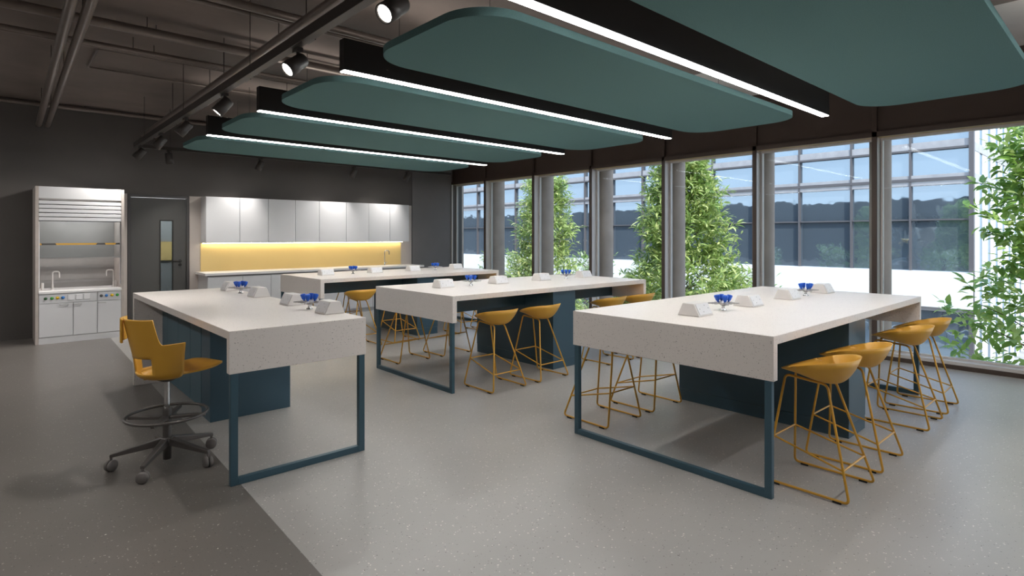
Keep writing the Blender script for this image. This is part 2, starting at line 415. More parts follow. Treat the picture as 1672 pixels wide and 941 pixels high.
def make_tap(label):
    t = thing('gas_tap', label, 'gas tap', group='bench gas taps')
    MB().lathe([(.024, 0), (.024, .005), (.012, .01), (.011, .03), (.013, .034)]).obj('stem', M['chrome'], t)
    MB().lathe([(.012, .034), (.034, .046), (.04, .056), (.036, .064), (.02, .068)]).obj('hub', M['steel'], t)
    for i in range(4):
        a = PI / 4 + i * PI / 2; c, s_ = math.cos(a), math.sin(a); dr = Vector((c, s_, 0))
        MB().lathe([(.009, .034), (.011, .05), (.011, .062), (.008, .066), (.007, .075), (.0085, .08), (.0055, .09), (.0065, .096), (.004, .118)], (0, 0, .053), dr, 10).obj('hose_nozzle', M['steel'], t)
        kb = MB(); o = dr * .04
        prof = [(.013, 0), (.016, .012), (.021, .034), (.019, .042), (.008, .044)]
        kb.lathe([(.007, -.014), (.007, .0)] + prof, (o.x, o.y, .072), (dr.x * .22, dr.y * .22, 1), 8).obj('knob', M['knobblue'], t)
    return t
ordn = ['first', 'second', 'third', 'fourth']
bx = tp = None
for nm, Yb, xs, ts in (('the front right bench', 2.09, (3.625, 4.425, 5.165, 5.98), (4.01, 5.56)),
                       ('the middle bench', 5.04, (3.58, 4.36, 5.07, 5.87), (3.95, 5.52)),
                       ('the rearmost bench', 7.77, (3.49, 4.26, 4.93, 5.77), (3.90, 5.35))):
    for i, x in enumerate(xs):
        lb = 'white wedge power box, %s from the left on %s' % (ordn[i], nm)
        if bx is None: bx = make_box(lb); bx.location = (x, Yb, .9005)
        else: dup(bx, (x, Yb, .9005), 0, lb)
    for i, x in enumerate(ts):
        lb = 'chrome gas tap with blue knobs, %s one on %s' % (('left', 'right')[i], nm)
        if tp is None: tp = make_tap(lb); tp.location = (x, Yb - .005, .9005)
        else: dup(tp, (x, Yb - .005, .9005), 0, lb)
for i, y in enumerate((3.915, 4.60, 5.40, 6.23)):
    o = dup(bx, (1.785, y, .9005), -PI / 2, 'white wedge power box, %s from the near end of the left bench' % ordn[i]); o.scale = (.95, .9, 1)
for i, y in enumerate((4.22, 5.84)):
    dup(tp, (1.765, y, .9005), .1, 'chrome gas tap with blue knobs, %s one on the left bench' % ('nearer', 'farther')[i])

# ------------------------------------------------------------------ bar stools (local +y faces the bench)
def make_stool(label):
    t = thing('bar_stool', label, 'bar stool', group='ochre bar stools around the benches')
    # shell: tilted egg-shaped rim, scooped pan, rounded back
    def rim(a):
        c, s_ = math.cos(a), math.sin(a)
        x = .212 * math.copysign(abs(c) ** .8, c)
        if s_ >= 0: y = -.02 + .225 * abs(s_) ** .7; x *= 1 - .30 * abs(s_) ** 1.2
        else: y = -.02 - .185 * abs(s_) ** .85
        u = (y + .205) / .41
        return x, y, .757 - .107 * max(0, u) ** 1.55
    nr, na = 9, 40
    def pt(r_, a, off):
        x, y, zr = rim(a)
        cx_, cy_ = 0, -.075
        px_, py_ = cx_ + (x - cx_) * r_, cy_ + (y - cy_) * r_
        front = max(0, math.sin(a))
        zb = .613 + .028 * front * r_
        p = 3. - 1.3 * front
        return (px_ * (1 - off * .03), py_ * (1 - off * .03), zb + (zr - zb) * r_ ** p - off * .011 * (1 - .55 * r_))
    mb = MB()
    for side in (0, 1):
        v = [pt(0, 0, side)] + [pt((i + 1) / nr, 2 * PI * j / na, side) for i in range(nr) for j in range(na)]
        f = [(0, 1 + j, 1 + (j + 1) % na) for j in range(na)]
        f += [(1 + i * na + j, 1 + (i + 1) * na + j, 1 + (i + 1) * na + (j + 1) % na, 1 + i * na + (j + 1) % na) for i in range(nr - 1) for j in range(na)]
        mb.add(v, f, 0, True)
    n1 = 1 + nr * na; o0 = 1 + (nr - 1) * na
    mb.f += [[o0 + j, o0 + (j + 1) % na, n1 + o0 + (j + 1) % na, n1 + o0 + j] for j in range(na)]
    mb.mi += [0] * na; mb.sm += [True] * na
    mb.obj('seat_shell', M['yellow'], t)
    for s_ in (-1, 1):
        P = [(s_ * .205, .225, .0135), (s_ * .205, -.225, .0135), (s_ * .062, -.065, .598), (s_ * .072, .165, .622)]
        MB().tube(rounded(P, .03, True), .0072, 8, True).obj('side_frame', M['ywire'], t)
        for y in (-.165, .165): box(s_ * .205 - .008, s_ * .205 + .008, y - .022, y + .022, 0, .012).obj('foot_pad', M['pad'], t, .002)
    def leg(s_, k_, z):       # point on a front/back leg at height z
        a, b = ((s_ * .205, .225, .0135), (s_ * .072, .165, .622)) if k_ else ((s_ * .205, -.225, .0135), (s_ * .062, -.065, .598))
        u = (z - a[2]) / (b[2] - a[2]); return tuple(a[i] + (b[i] - a[i]) * u for i in range(3))
    fr = MB(); A, B, C_, D = leg(-1, 1, .262), leg(1, 1, .262), leg(1, 0, .168), leg(-1, 0, .168)
    for a, b in ((A, B), (B, C_), (C_, D), (D, A)): fr.tube([a, b], .0058, 8)
    fr.obj('footrest', M['ywire'], t)
    return t
stool = None
def put_stool(x, y, rz, lb):
    global stool
    if stool is None: stool = make_stool(lb); stool.location = (x, y, 0); stool.rotation_euler = (0, 0, rz)
    else: dup(stool, (x, y, 0), rz, lb)
SX = (3.60, 4.20, 5.32, 5.90)
rows = [('the front right bench', 1.27, 'right side', 0, (0, 1, 2, 3)), ('the front right bench', 2.895, 'far side', PI, (0, 1)),
        ('the middle bench', 4.20, 'right side', 0, (0, 1, 2, 3)), ('the middle bench', 5.84, 'far side', PI, (0, 1)),
        ('the rearmost bench', 6.98, 'right side', 0, (0, 1, 2, 3)), ('the rearmost bench', 8.62, 'far side', PI, (0, 1))]
rnd = random.Random(4)
for nm, y, side, rz, ids in rows:
    for i in ids:
        put_stool(SX[i] - (.05 if 'rear' in nm and i == 3 else 0) + rnd.uniform(-.012, .006), y, rz + rnd.uniform(-.02, .02), 'ochre bar stool, %s from left on the %s of %s' % (ordn[i], side, nm))

# ------------------------------------------------------------------ task chair
t = thing('task_chair', 'ochre drafting chair with back opening, foot ring and castors, beside the left bench', 'task chair', (.82, 4.18, 0), R(19))
RZ = ((.546, .01), (.5475, .05), (.551, .09), (.558, .122), (.568, .146), (.580, .161), (.592, .169), (.603, .173), (.65, .178), (.72, .186), (.785, .199), (.945, .228))
def rz_(z):
    for (a, p), (b, q) in zip(RZ, RZ[1:]):
        if z <= b: return p + (q - p) * max(0, z - a) / (b - a)
    return RZ[-1][1]
def P_(th, z, off=0.):
    r_ = rz_(z) + off
    a = R(th); f_ = 1.0 if abs(th) < 60 else 1 - .0 * (abs(th) - 60)
    x = -r_ * math.cos(a) - .0
    if z > .62: x -= (z - .62) * .03
    return (x, r_ * math.sin(a) * .98, z)
def ztop(th):
    a = abs(th)
    if a <= 43: return .945
    if a >= 54: return .785 + .004 * (a - 54) / 38
    return .785 + .16 * (1 - (a - 43) / 11) ** 2.
def strip(thetas, zrows, hole, mb, th_=.011, top=ztop):
    n, m = len(thetas), len(zrows)
    idx = {}
    def zz(i, j):
        tp_ = top(thetas[i]); z0 = zrows[j]
        if z0 <= .72: return z0
        return .72 + (z0 - .72) / (.945 - .72) * (tp_ - .72)
    v = []
    for s_ in (0, 1):
        for i in range(n):
            for j in range(m): v.append(P_(thetas[i], zz(i, j), -th_ * s_))
    N = n * m; f = []
    cell = lambda i, j: 0 <= i < n - 1 and 0 <= j < m - 1 and not hole(thetas[i], thetas[i + 1], zrows[j], zrows[j + 1])
    g = lambda i, j, s_=0: s_ * N + i * m + j
    for i in range(n - 1):
        for j in range(m - 1):
            if not cell(i, j): continue
            f.append((g(i, j), g(i + 1, j), g(i + 1, j + 1), g(i, j + 1)))
            f.append((g(i, j, 1), g(i, j + 1, 1), g(i + 1, j + 1, 1), g(i + 1, j, 1)))
            if not cell(i - 1, j): f.append((g(i, j), g(i, j + 1), g(i, j + 1, 1), g(i, j, 1)))
            if not cell(i + 1, j): f.append((g(i + 1, j), g(i + 1, j, 1), g(i + 1, j + 1, 1), g(i + 1, j + 1)))
            if not cell(i, j - 1): f.append((g(i, j), g(i, j, 1), g(i + 1, j, 1), g(i + 1, j)))
            if not cell(i, j + 1): f.append((g(i, j + 1), g(i + 1, j + 1), g(i + 1, j + 1, 1), g(i, j + 1, 1)))
    used = sorted({i for q in f for i in q}); mp = {o: k_ for k_, o in enumerate(used)}
    mb.add([v[i] for i in used], [tuple(mp[i] for i in q) for q in f], 0, True)
sh = MB()
ths = [-92, -86, -80, -72, -64, -58, -54, -51, -49, -47, -45, -44, -43, -40, -34, -28, -20, -10, 0, 10, 20, 28, 34, 40, 43, 44, 45, 47, 49, 51, 54, 58, 64, 72, 80, 86, 92]
zr = [.546, .5475, .551, .558, .568, .580, .592, .603, .62, .65, .68, .70, .72, .75, .78, .82, .86, .90, .935, .945]
strip(ths, zr, lambda a, b, c, d_: (a >= -34 and b <= 34 and c >= .600 and d_ <= .705) or (a >= 64 and c >= .600 and d_ <= .725), sh)
# forward-turned left wing of the backrest, a little outside the back
wing = MB()
v = []
WT = list(range(14, 62, 6))
for s_ in (0, 1):
    for i, th in enumerate(WT):
        for z in (.80, .805, .87, .94, .945):
            a = R(th); r_ = .243 - .011 * s_; v.append((-r_ * math.cos(a) - .008, r_ * math.sin(a), z))
n_, m_ = len(WT), 5; N = n_ * m_; f = []
g = lambda i, j, s_: s_ * N + i * m_ + j
for i in range(n_ - 1):
    for j in range(m_ - 1):
        for s_ in (0, 1): f.append((g(i, j, s_), g(i + 1, j, s_), g(i + 1, j + 1, s_), g(i, j + 1, s_)))
    f += [(g(i, 0, 0), g(i + 1, 0, 0), g(i + 1, 0, 1), g(i, 0, 1)), (g(i, 4, 0), g(i + 1, 4, 0), g(i + 1, 4, 1), g(i, 4, 1))]
for j in range(4): f += [(g(0, j, 0), g(0, j + 1, 0), g(0, j + 1, 1), g(0, j, 1)), (g(n_ - 1, j, 0), g(n_ - 1, j + 1, 0), g(n_ - 1, j + 1, 1), g(n_ - 1, j, 1))]
sh.add(v, f, 0, True)
# seat pan: rear half fills the bucket, front runs out to a drooping lip
pan = []; NU, NV = 22, 14
for s_ in (0, 1):
    for i in range(NU + 1):
        u = i / NU; x = -.1419 + .465 * u
        if x < 0: w = math.sqrt(max(0.0, .142 ** 2 - x * x)) * 1.0
        else: w = .142 + .044 * min(1, x / .2)
        if x > .10: w *= 1 - .30 * ((x - .10) / .223) ** 1.3
        if x > .24: w *= math.sqrt(max(.04, 1 - ((x - .24) / .095) ** 2 * .75))
        for j in range(NV + 1):
            q = -1 + 2 * j / NV; y = q * w
            z = .572 + .024 * abs(q) ** 2.5 * max(0, 1 - max(0, x) / .25)
            z += .036 * min(1, max(0, (x - .02) / .24)) ** 1.4
            if x > .24: z -= 2. * (x - .27) ** 2
            pan.append((x, y, z - .012 * s_))
N = (NU + 1) * (NV + 1); f = []
g = lambda i, j, s_: s_ * N + i * (NV + 1) + j
for i in range(NU):
    for j in range(NV):
        for s_ in (0, 1): f.append((g(i, j, s_), g(i + 1, j, s_), g(i + 1, j + 1, s_), g(i, j + 1, s_)))
    for j in (0, NV): f.append((g(i, j, 0), g(i + 1, j, 0), g(i + 1, j, 1), g(i, j, 1)))
for j in range(NV): f += [(g(0, j, 0), g(0, j + 1, 0), g(0, j + 1, 1), g(0, j, 1)), (g(NU, j, 0), g(NU, j + 1, 0), g(NU, j + 1, 1), g(NU, j, 1))]
sh.add(pan, f, 0, True)
so = sh.obj('seat_shell', M['yellow'], t)
MB().lathe([(.03, .525), (.07, .545), (.065, .561)], n=20).obj('seat_mount', M['gun'], t)
MB().lathe([(.0165, .34), (.0165, .53)], n=16).obj('gas_lift', M['chrome'], t)
MB().lathe([(.0, .03), (.024, .03), (.026, .16), (.026, .34), (.024, .36), (.017, .365)], n=16).obj('column', M['gun'], t)
MB().tube([(0.228 * math.cos(a * PI / 24), 0.228 * math.sin(a * PI / 24), .315) for a in range(48)], .0095, 10, True).obj('foot_ring', M['gun'], t)
for i in range(4):
    a = R(40 + 90 * i); c, s_ = math.cos(a), math.sin(a)
    MB().add([(c * r_ - s_ * w * k_, s_ * r_ + c * w * k_, z + dz) for r_, w, z in ((.02, .022, .30), (.225, .010, .306)) for dz in (-.014, .006) for k_ in (-1, 1)],
             [(0, 1, 3, 2), (4, 6, 7, 5), (0, 4, 5, 1), (2, 3, 7, 6), (0, 2, 6, 4), (1, 5, 7, 3)]).obj('ring_spoke', M['gun'], t, .003)
MB().lathe([(.034, .115), (.04, .12), (.04, .165), (.03, .17)], n=18).obj('base_hub', M['gun'], t)
for i in range(5):
    a = R(18.6 - 19 + 72 * i); c, s_ = math.cos(a), math.sin(a)
    L = MB().add([(c * r_ - s_ * w * k_, s_ * r_ + c * w * k_, z) for r_, w, zz in ((.028, .021, (.12, .168)), (.305, .012, (.083, .103))) for z in zz for k_ in (-1, 1)],
             [(0, 1, 3, 2), (4, 6, 7, 5), (0, 4, 5, 1), (2, 3, 7, 6), (0, 2, 6, 4), (1, 5, 7, 3)]).obj('base_leg', M['gun'], t, .004)
    cs = MB(); b_ = a + .9 + i * .8; ux, uy = math.cos(b_), math.sin(b_); cx_, cy_ = c * .298, s_ * .298
    for k_ in (-1, 1):
        cs.lathe([(.020, -.002), (.034, .001), (.0345, .008), (.034, .015), (.026, .020), (.0, .022)], (cx_ + ux * .004 * k_, cy_ + uy * .004 * k_, .0345), (ux * k_, uy * k_, 0), 20)
    cs.tube([(c * .298, s_ * .298, .05), (c * .298, s_ * .298, .088)], .008, 8)
    cs.obj('castor', M['caster'], t)

# ------------------------------------------------------------------ fume hood
HX0, HX1, HY, HB, HT = .408, 1.398, 9.88, YB - .022, 2.122
t = thing('fume_hood', 'white fume hood with slatted top, glass sash and coloured knobs against the back wall', 'fume hood', (0, 0, 0))
box(HX0, HX0 + .036, HY, HB, 0, HT).obj('side_panel', [M['woodedge']], t, .002)
box(HX1 - .036, HX1, HY, HB, 0, HT).obj('side_panel', [M['woodedge']], t, .002)
ix0, ix1 = HX0 + .037, HX1 - .037
box(ix0, ix1, HB - .03, HB, .70, HT - .005).obj('back_liner', M['hoodin'], t)
box(ix0, ix1, HY + .005, HB - .031, HT - .16, HT).obj('header', M['white'], t, .002)
for i in range(5):
    z = 1.662 + i * .056
    box(ix0, ix1, HY + .005, HY + .03, z, z + .046).obj('slat', M['white'], t, .003)
box(ix0, ix1, HY + .031, HY + .05, 1.655, HT - .181).obj('slat_backing', M['gap'], t)
box(ix0, ix1, HY + .05, HY + .056, 1.16, 1.655).obj('sash_glass', M['sash'], t)
box(ix0, ix1, HY + .045, HY + .05, 1.332, 1.356).obj('sash_strip', M['sashstrip'], t)
box(ix0, ix1, HY + .045, HY + .062, 1.145, 1.16).obj('sash_rail', M['steel'], t)
for x in (ix0, ix1 - .012): box(x, x + .012, HY + .03, HY + .044, .76, 1.65).obj('sash_guide', M['white'], t)
for z in (.98, .78): box(ix0 + .02, ix1 - .02, HB - .06, HB - .031, z, z + .03).obj('baffle_rail', M['steel'], t)
q = MB(); q.box(ix0 - .002, ix1 + .002, HY - .02, HB - .031, .675, .709)
q.obj('worktop', M['white_top'], t, .004)
q = MB(); q.box(ix0, ix1, HY + .012, HB, .09, .674); q.obj('base_cabinet', M['white'], t)
box(ix0, ix1, HY + .006, HY + .4, 0, .0885).obj('plinth', M['white'], t)
for a, b, hx in ((ix0, .806, .71), (.812, 1.077, .855), (1.083, ix1, 1.13)):
    dd = box(a + .002, b - .002, HY - .004, HY + .0115, .094, .54).obj('door', M['white'], t, .002)
    hh = MB(); hh.tube(rounded([(hx - .045, HY - .004, .517), (hx - .045, HY - .028, .517), (hx + .045, HY - .028, .517), (hx + .045, HY - .004, .517)], .008), .0045, 8)
    hh.obj('door_handle', M['steel'], dd)
for a, b in ((ix0, 1.077), (1.083, ix1)): box(a + .002, b - .002, HY - .004, HY + .0115, .546, .672).obj('control_panel', M['white'], t, .002)
for x, z, c in ((.515, .612, 'k_dgreen'), (.582, .613, 'k_green'), (.640, .615, 'k_yellow'), (.70, .615, 'k_blue'), (1.126, .612, 'k_grey'), (1.186, .612, 'k_blue'), (1.251, .612, 'k_yellow'), (1.313, .612, 'k_green')):
    o = MB().lathe([(.019, 0), (.02, .004), (.012, .008), (.014, .024), (.011, .028), (.0, .029)], (x, HY - .004, z), (0, -1, 0), 12).obj('control_knob', M[c], t)
    o['label'] = {'k_dgreen': 'dark green', 'k_green': 'green', 'k_yellow': 'yellow', 'k_blue': 'blue', 'k_grey': 'grey'}[c] + ' control knob'
for x in (.785, .875, .963): box(x - .036, x + .036, HY - .016, HY - .0045, .578, .652).obj('wall_socket', M['socket'], t, .004)
for x, dx in ((.604, .075), (1.303, -.085)):
    q = MB(); q.lathe([(.024, .709), (.022, .716), (.013, .73), (.011, .79)], (x, 10.15, 0), n=14)
    q.tube(rounded([(x, 10.15, .73), (x, 10.15, .96), (x + dx, 10.15, .96), (x + dx, 10.15, .872)], .03), .0085, 8)
    q.obj('faucet', M['whitepl'], t)
for x, z1 in ((.495, .80), (1.332, .80)):
    MB().lathe([(.017, .709), (.017, z1), (.012, z1 + .01)], (x, 10.15, 0), n=12).obj('service_post', M['whitepl'], t)

hl = bpy.data.lights.new('hood_fill_lamp', 'AREA'); hl.energy = 5; hl.shape = 'RECTANGLE'; hl.size = .7; hl.size_y = .1; hl.color = (1, .97, .93)
ho = bpy.data.objects.new('hood_fill_lamp', hl); col.objects.link(ho); ho.location = (.9, 10.2, 1.92)  # lamp added inside the hood to brighten its interior

# ------------------------------------------------------------------ wall cabinets, counter, splashback
ub = [2.567, 3.09, 3.562, 4.038, 5.021, 5.493, 5.967, 6.421]
UY, UZ0, UZ1 = 10.27, 1.345, 2.105
for i, (a, b) in enumerate(zip(ub, ub[1:])):
    lb = 'white handleless wall cabinet above the yellow splashback, %s from the left' % ['first', 'second', 'third', 'wide double-door one fourth', 'fifth', 'sixth', 'seventh'][i]
    t = thing('wall_cabinet', lb, 'cabinet', (a, UY, UZ0), group='white wall cabinets')
    w = b - a
    box(.001, w - .001, .02, YB - .0205 - UY, 0, UZ1 - UZ0).obj('cabinet_body', M['white'], t)
    dv = [0, w] if i != 3 else [0, 4.484 - a, w]
    for p, q in zip(dv, dv[1:]): box(p + .003, q - .003, 0, .0185, .0, UZ1 - UZ0 - .002).obj('door', M['white'], t, .002)
lb_ = [2.525, 3.057, 3.516, 3.969, 4.45, 4.94, 5.44, 5.944, 6.30]
LY = 10.01
for i, (a, b) in enumerate(zip(lb_, lb_[1:])):
    o8 = ['first', 'second', 'third', 'fourth', 'fifth', 'sixth', 'seventh', 'eighth'][i]
    t = thing('base_cabinet', 'white base cabinet under the counter with the yellow splashback, %s from the left' % o8, 'cabinet', (a, LY, 0), group='white base cabinets')
    w = b - a; q = box(.001, w - .001, .02, YB - .0205 - LY, .08, .819); q.box(.001, w - .001, .06, YB - .0205 - LY, 0, .0795)
    q.obj('cabinet_body', M['white'], t)
    box(.003, w - .003, 0, .0185, .085, .79).obj('door', M['white'], t, .002)
    box(.002, w - .002, .012, .0195, .797, .8185).obj('finger_pull', M['pull'], t)
q = MB(); q.box(2.485, 6.60, LY - .035, YB - .0205, .82, .86)
tag(q.obj('countertop', M['white_top'], None, .003), 'long white countertop running below the yellow splashback', 'countertop')
tag(box(2.56, 6.40, YB - .035, YB - .0205, .8605, 1.335).obj('splashback', M['splash']), 'glowing yellow splashback between the white counter and wall cabinets', 'splashback')
t = thing('under_cabinet_light', 'white light strip along the underside of the wall cabinets', 'light', (2.57, UY, 0))
box(0, 3.84, .235, .26, UZ0 - .010, UZ0 - .0005).obj('mounting_channel', M['steel'], t)
box(.005, 3.835, .238, .257, UZ0 - .0125, UZ0 - .0101).obj('diffuser', emit('warm_strip_diffuser', '#fff2d6', 20.), t)
t = thing('sink_faucet', 'chrome gooseneck faucet on the white counter before the yellow splashback', 'faucet', (5.93, 10.42, .8605))
MB().lathe([(.026, 0), (.024, .008), (.016, .014), (.015, .06), (.012, .065)], n=14).obj('faucet_base', M['chrome'], t)
MB().tube(rounded([(0, 0, .06), (0, 0, .30), (.07, -.06, .30), (.07, -.06, .22)], .05), .010, 10).obj('spout', M['chrome'], t)
MB().tube([(.012, 0, .045), (.06, 0, .06)], .006, 8).obj('lever', M['chrome'], t)
t = thing('counter_end_panel', 'white upright panel closing the right end of the counter beside the grey pier', 'panel', (0, 0, 0))
box(6.302, 6.325, LY, YB - .0205, 0, .819).obj('panel', M['white'], t)

# ------------------------------------------------------------------ acoustic panels, linear lights
PZ = 2.70
def rrect(x0, x1, y0, y1, r, n=10):
    out = []
    for cx_, cy_, a0 in ((x1 - r, y1 - r, 0), (x0 + r, y1 - r, 90), (x0 + r, y0 + r, 180), (x1 - r, y0 + r, 270)):
        out += [(cx_ + r * math.cos(R(a0 + 90 * i / n)), cy_ + r * math.sin(R(a0 + 90 * i / n))) for i in range(n + 1)]
    return out
pc = [1.19, 3.05, 4.915, 6.775, 8.61]
names = ['nearest the camera, at the top right', 'second from the camera', 'third from the camera', 'fourth from the camera', 'farthest, beside the spotlight track']
for i, y in enumerate(pc):
    t = thing('acoustic_panel', 'teal felt acoustic ceiling panel with rounded corners, ' + names[i], 'acoustic panel', (4.16, y, PZ), group='teal ceiling panels')
    q = MB().prism(rrect(-2.21, 2.21, -.63, .63, .32), 0, .05, 0, True); o = q.obj('felt_board', M['felt'], t, .004)
    for x in (-1.6, 1.6):
        MB().tube([(x, 0, .05), (x, 0, ZC - PZ)], .002, 6).obj('hanging_cable', M['track'], t)
ly = [2.215, 4.07, 5.925, 7.765, .355, -1.5]  # last two are unseen pendants added behind the camera as fill light
for i, y in enumerate(ly):
    t = thing('linear_pendant', 'black linear pendant light with white strip, %s' % ['nearest the camera, between the two largest teal panels', 'second from the camera', 'third from the camera', 'farthest from the camera', 'unseen fill one added behind the camera', 'last unseen fill one added to the rear'][i], 'pendant light', (1.952, y, PZ), group='linear pendant lights')
    box(0, 4.47, -.04, .04, .006, .245).obj('housing', M['black'], t, .002)
    box(.004, 4.466, -.034, .034, 0, .0055).obj('diffuser', M['led'], t)
    box(.004, 4.466, -.034, .034, .2455, .2458).obj('added_fill_uplight', M['fill_uplight'], t)  # upward fill glow added on top of the housing
    for x in (.5, 3.97): MB().tube([(x, 0, .245), (x, 0, ZC - PZ)], .003, 6).obj('suspension_cable', M['track'], t)

for i, y in enumerate((.9, 6.0)):  # unseen pendants added to brighten the left side of the room
    t = thing('linear_pendant', 'black linear pendant fill light added unseen over the dark floor strip, %s of the two' % ('nearer', 'farther')[i], 'pendant light', (-1.3, y, PZ), PI / 2, 'linear pendant lights')
    box(0, 4.4, -.04, .04, .006, .245).obj('housing', M['black'], t, .002)
    box(.004, 4.396, -.034, .034, 0, .0055).obj('diffuser', M['led'], t)
    box(.004, 4.396, -.034, .034, .2455, .2458).obj('added_fill_uplight', M['fill_uplight'], t)
    for x in (.5, 3.9): MB().tube([(x, 0, .249), (x, 0, ZC - PZ)], .003, 6).obj('suspension_cable', M['track'], t)

# ------------------------------------------------------------------ tracks, spots, pipes
TZ = 2.75
t = thing('lighting_track', 'black lighting track running from above the camera to the back wall', 'lighting track', (1.54, 9.86, TZ))
box(-.03, .03, -12.6, .03, 0, .07).obj('rail', M['track'], t, .002)
for y in (-.6, -2.8, -5., -7.2, -9.4): MB().tube([(0, y, .07), (0, y, ZC - TZ)], .003, 6).obj('hanger', M['track'], t)
for y in (-.9, -2.2, -3.5, -4.8, -6.1, -7.4, -8.7): box(.031, .052, y - .06, y + .06, .01, .05).obj('joiner', M['track'], t)
t = thing('lighting_track', 'black lighting track running parallel to the back wall behind the teal panels', 'lighting track', (1.575, 9.86, TZ))
box(0, 5.62, -.025, .025, 0, .05).obj('rail', M['track'], t, .002)
for x in (.4, 2.8, 5.2): MB().tube([(x, 0, .05), (x, 0, ZC - TZ)], .003, 6).obj('hanger', M['track'], t)

def make_spot(label, r=.055, L=.16):
    t = thing('track_spotlight', label, 'spotlight', group='black track spotlights')
    q = MB(); q.box(-.02, .02, -.045, .045, -.025, -.0005); q.tube([(0, 0, -.025), (0, 0, -.085)], .010, 8)
    q.obj('track_adapter', M['track'], t)
    b = MB(); b.lathe([(.0, -.06), (r * .8, -.06), (r * .92, -.045), (r * .92, .02), (r, .03), (r, L - .055), (r * .86, L - .055), (r * .8, L - .075)], n=22)
    o = b.obj('lamp_body', M['track'], t); o.location = (0, 0, -.10)
    l = MB(); l.lathe([(.0, L - .072), (r * .84, L - .072), (r * .84, L - .066), (.0, L - .066)], n=22)
    l.obj('lens', M['lens'], o)
    return t
spots = [((1.56, 2.62), 'nearest the camera on the long track', (-.8, -.15, -.62)), ((1.56, 3.93), 'second from the camera on the long track', (-.78, -.12, -.65)),
         ((1.56, 5.62), 'third from the camera on the long track', (-.62, .12, -.78)), ((1.56, 7.05), 'fourth from the camera on the long track', (-.6, .2, -.75)),
         ((1.56, 8.30), 'fifth from the camera on the long track', (-.55, .2, -.75)), ((1.56, 9.62), 'at the corner of the two tracks', (-.5, .2, -.65)),
         ((1.96, 9.86), 'first from the left on the back track', (.15, .12, -.9)), ((3.29, 9.86), 'second from the left on the back track', (-.3, .25, -.8)),
         ((4.97, 9.86), 'third from the left on the back track', (-.3, .25, -.8)), ((6.12, 9.86), 'fourth from the left on the back track', (-.32, .25, -.78))]
sp = None
for (x, y), nm, dv in spots:
    lb = 'small black cylinder spotlight, ' + nm
    if sp is None: sp = make_spot(lb); o = sp; o.location = (x, y, TZ)
    else: o = dup(sp, (x, y, TZ), 0, lb)
    b = [c for c in o.children if c.name.startswith('lamp_body')][0]
    b.rotation_euler = Vector(dv).to_track_quat('Z', 'Y').to_euler()
    ld = bpy.data.lights.new('spot_lamp', 'SPOT'); ld.energy = 38 if y > 9.7 else 70; ld.spot_size = R(95); ld.spot_blend = 1.; ld.shadow_soft_size = .04; ld.color = (1, .96, .9)
    lo = bpy.data.objects.new('spot_lamp', ld); col.objects.link(lo)
    n_ = Vector(dv).normalized()
    lo.location = Vector((x, y, TZ - .10)) + n_ * .12; lo.rotation_euler = n_.to_track_quat('-Z', 'Y').to_euler()

def pipe(label, pts, r, cat='pipe', nm='service_pipe', straps=()):
    t = thing(nm, label, cat, pts[0])
    o = Vector(pts[0])
    MB().tube(rounded([Vector(p) - o for p in pts], .06), r, 10).obj('pipe_run', M['pipe'], t)
    for p in straps:
        p = Vector(p) - o
        MB().tube([p, (p.x, p.y, ZC - o.z)], .004, 6).obj('hanger', M['track'], t)
    return t
pipe('thick dark pipe just above the long lighting track', [(1.68, 10.2, 2.99), (1.62, -2.5, 2.99)], .034, straps=[(1.67, 8.2, 2.99), (1.66, 6, 2.99), (1.65, 4, 2.99), (1.64, 1, 2.99)])
pipe('slim dark conduit on the panel side of the long lighting track', [(1.86, 10.3, 2.99), (1.78, -2.5, 2.99)], .016, straps=[(1.84, 7.2, 2.99), (1.82, 5, 2.99), (1.8, 3, 2.99)])
pipe('left one of two parallel dark pipes ending before the back wall', [(.47, 10.45, 3.03), (.36, 3, 3.03)], .036, straps=[(.46, 9.6, 3.03), (.43, 7.4, 3.03), (.41, 5.4, 3.03)])
pipe('right one of two parallel dark pipes ending before the back wall', [(.565, 10.45, 3.03), (.46, 3, 3.03)], .036, straps=[(.555, 9.6, 3.03), (.53, 7.4, 3.03), (.50, 5.4, 3.03)])
pipe('thick ceiling pipe crossing toward the windows, nearest the camera of the crossing pipes', [(-2.55, 4.75, 3.27), (7.3, 4.75, 3.27)], .035, straps=[(1, 4.75, 3.27)])
pipe('slim ceiling conduit beside the thick crossing pipe nearest the camera', [(-2.55, 4.95, 3.29), (7.3, 4.95, 3.29)], .018, straps=[(1.2, 4.95, 3.29)])
pipe('thick ceiling pipe crossing the middle of the dark ceiling', [(-2.55, 5.88, 3.25), (7.3, 5.88, 3.25)], .04, straps=[(1, 5.88, 3.25)])
pipe('slim ceiling conduit beside the thick crossing pipe in the middle', [(-2.55, 6.05, 3.29), (7.3, 6.05, 3.29)], .016, straps=[(1.1, 6.05, 3.29)])
pipe('medium ceiling pipe crossing farther back, first of a pair', [(-2.55, 6.56, 3.25), (7.3, 6.56, 3.25)], .024, straps=[(1, 6.56, 3.25)])
pipe('medium ceiling pipe crossing farther back, second of a pair', [(-2.55, 6.71, 3.27), (7.3, 6.71, 3.27)], .02, straps=[(1.2, 6.71, 3.27)])
pipe('thin conduit looping back on itself on the dark ceiling', [(7.3, 7.1, 3.35), (.78, 7.1, 3.35), (.78, 7.95, 3.35), (7.3, 7.95, 3.35)], .012, nm='service_conduit', straps=[(1.2, 7.1, 3.35)])
pipe('dark pipe along the top of the back wall', [(-2.55, 10.53, 3.33), (6.6, 10.53, 3.33)], .032, straps=[(1., 10.53, 3.33)])

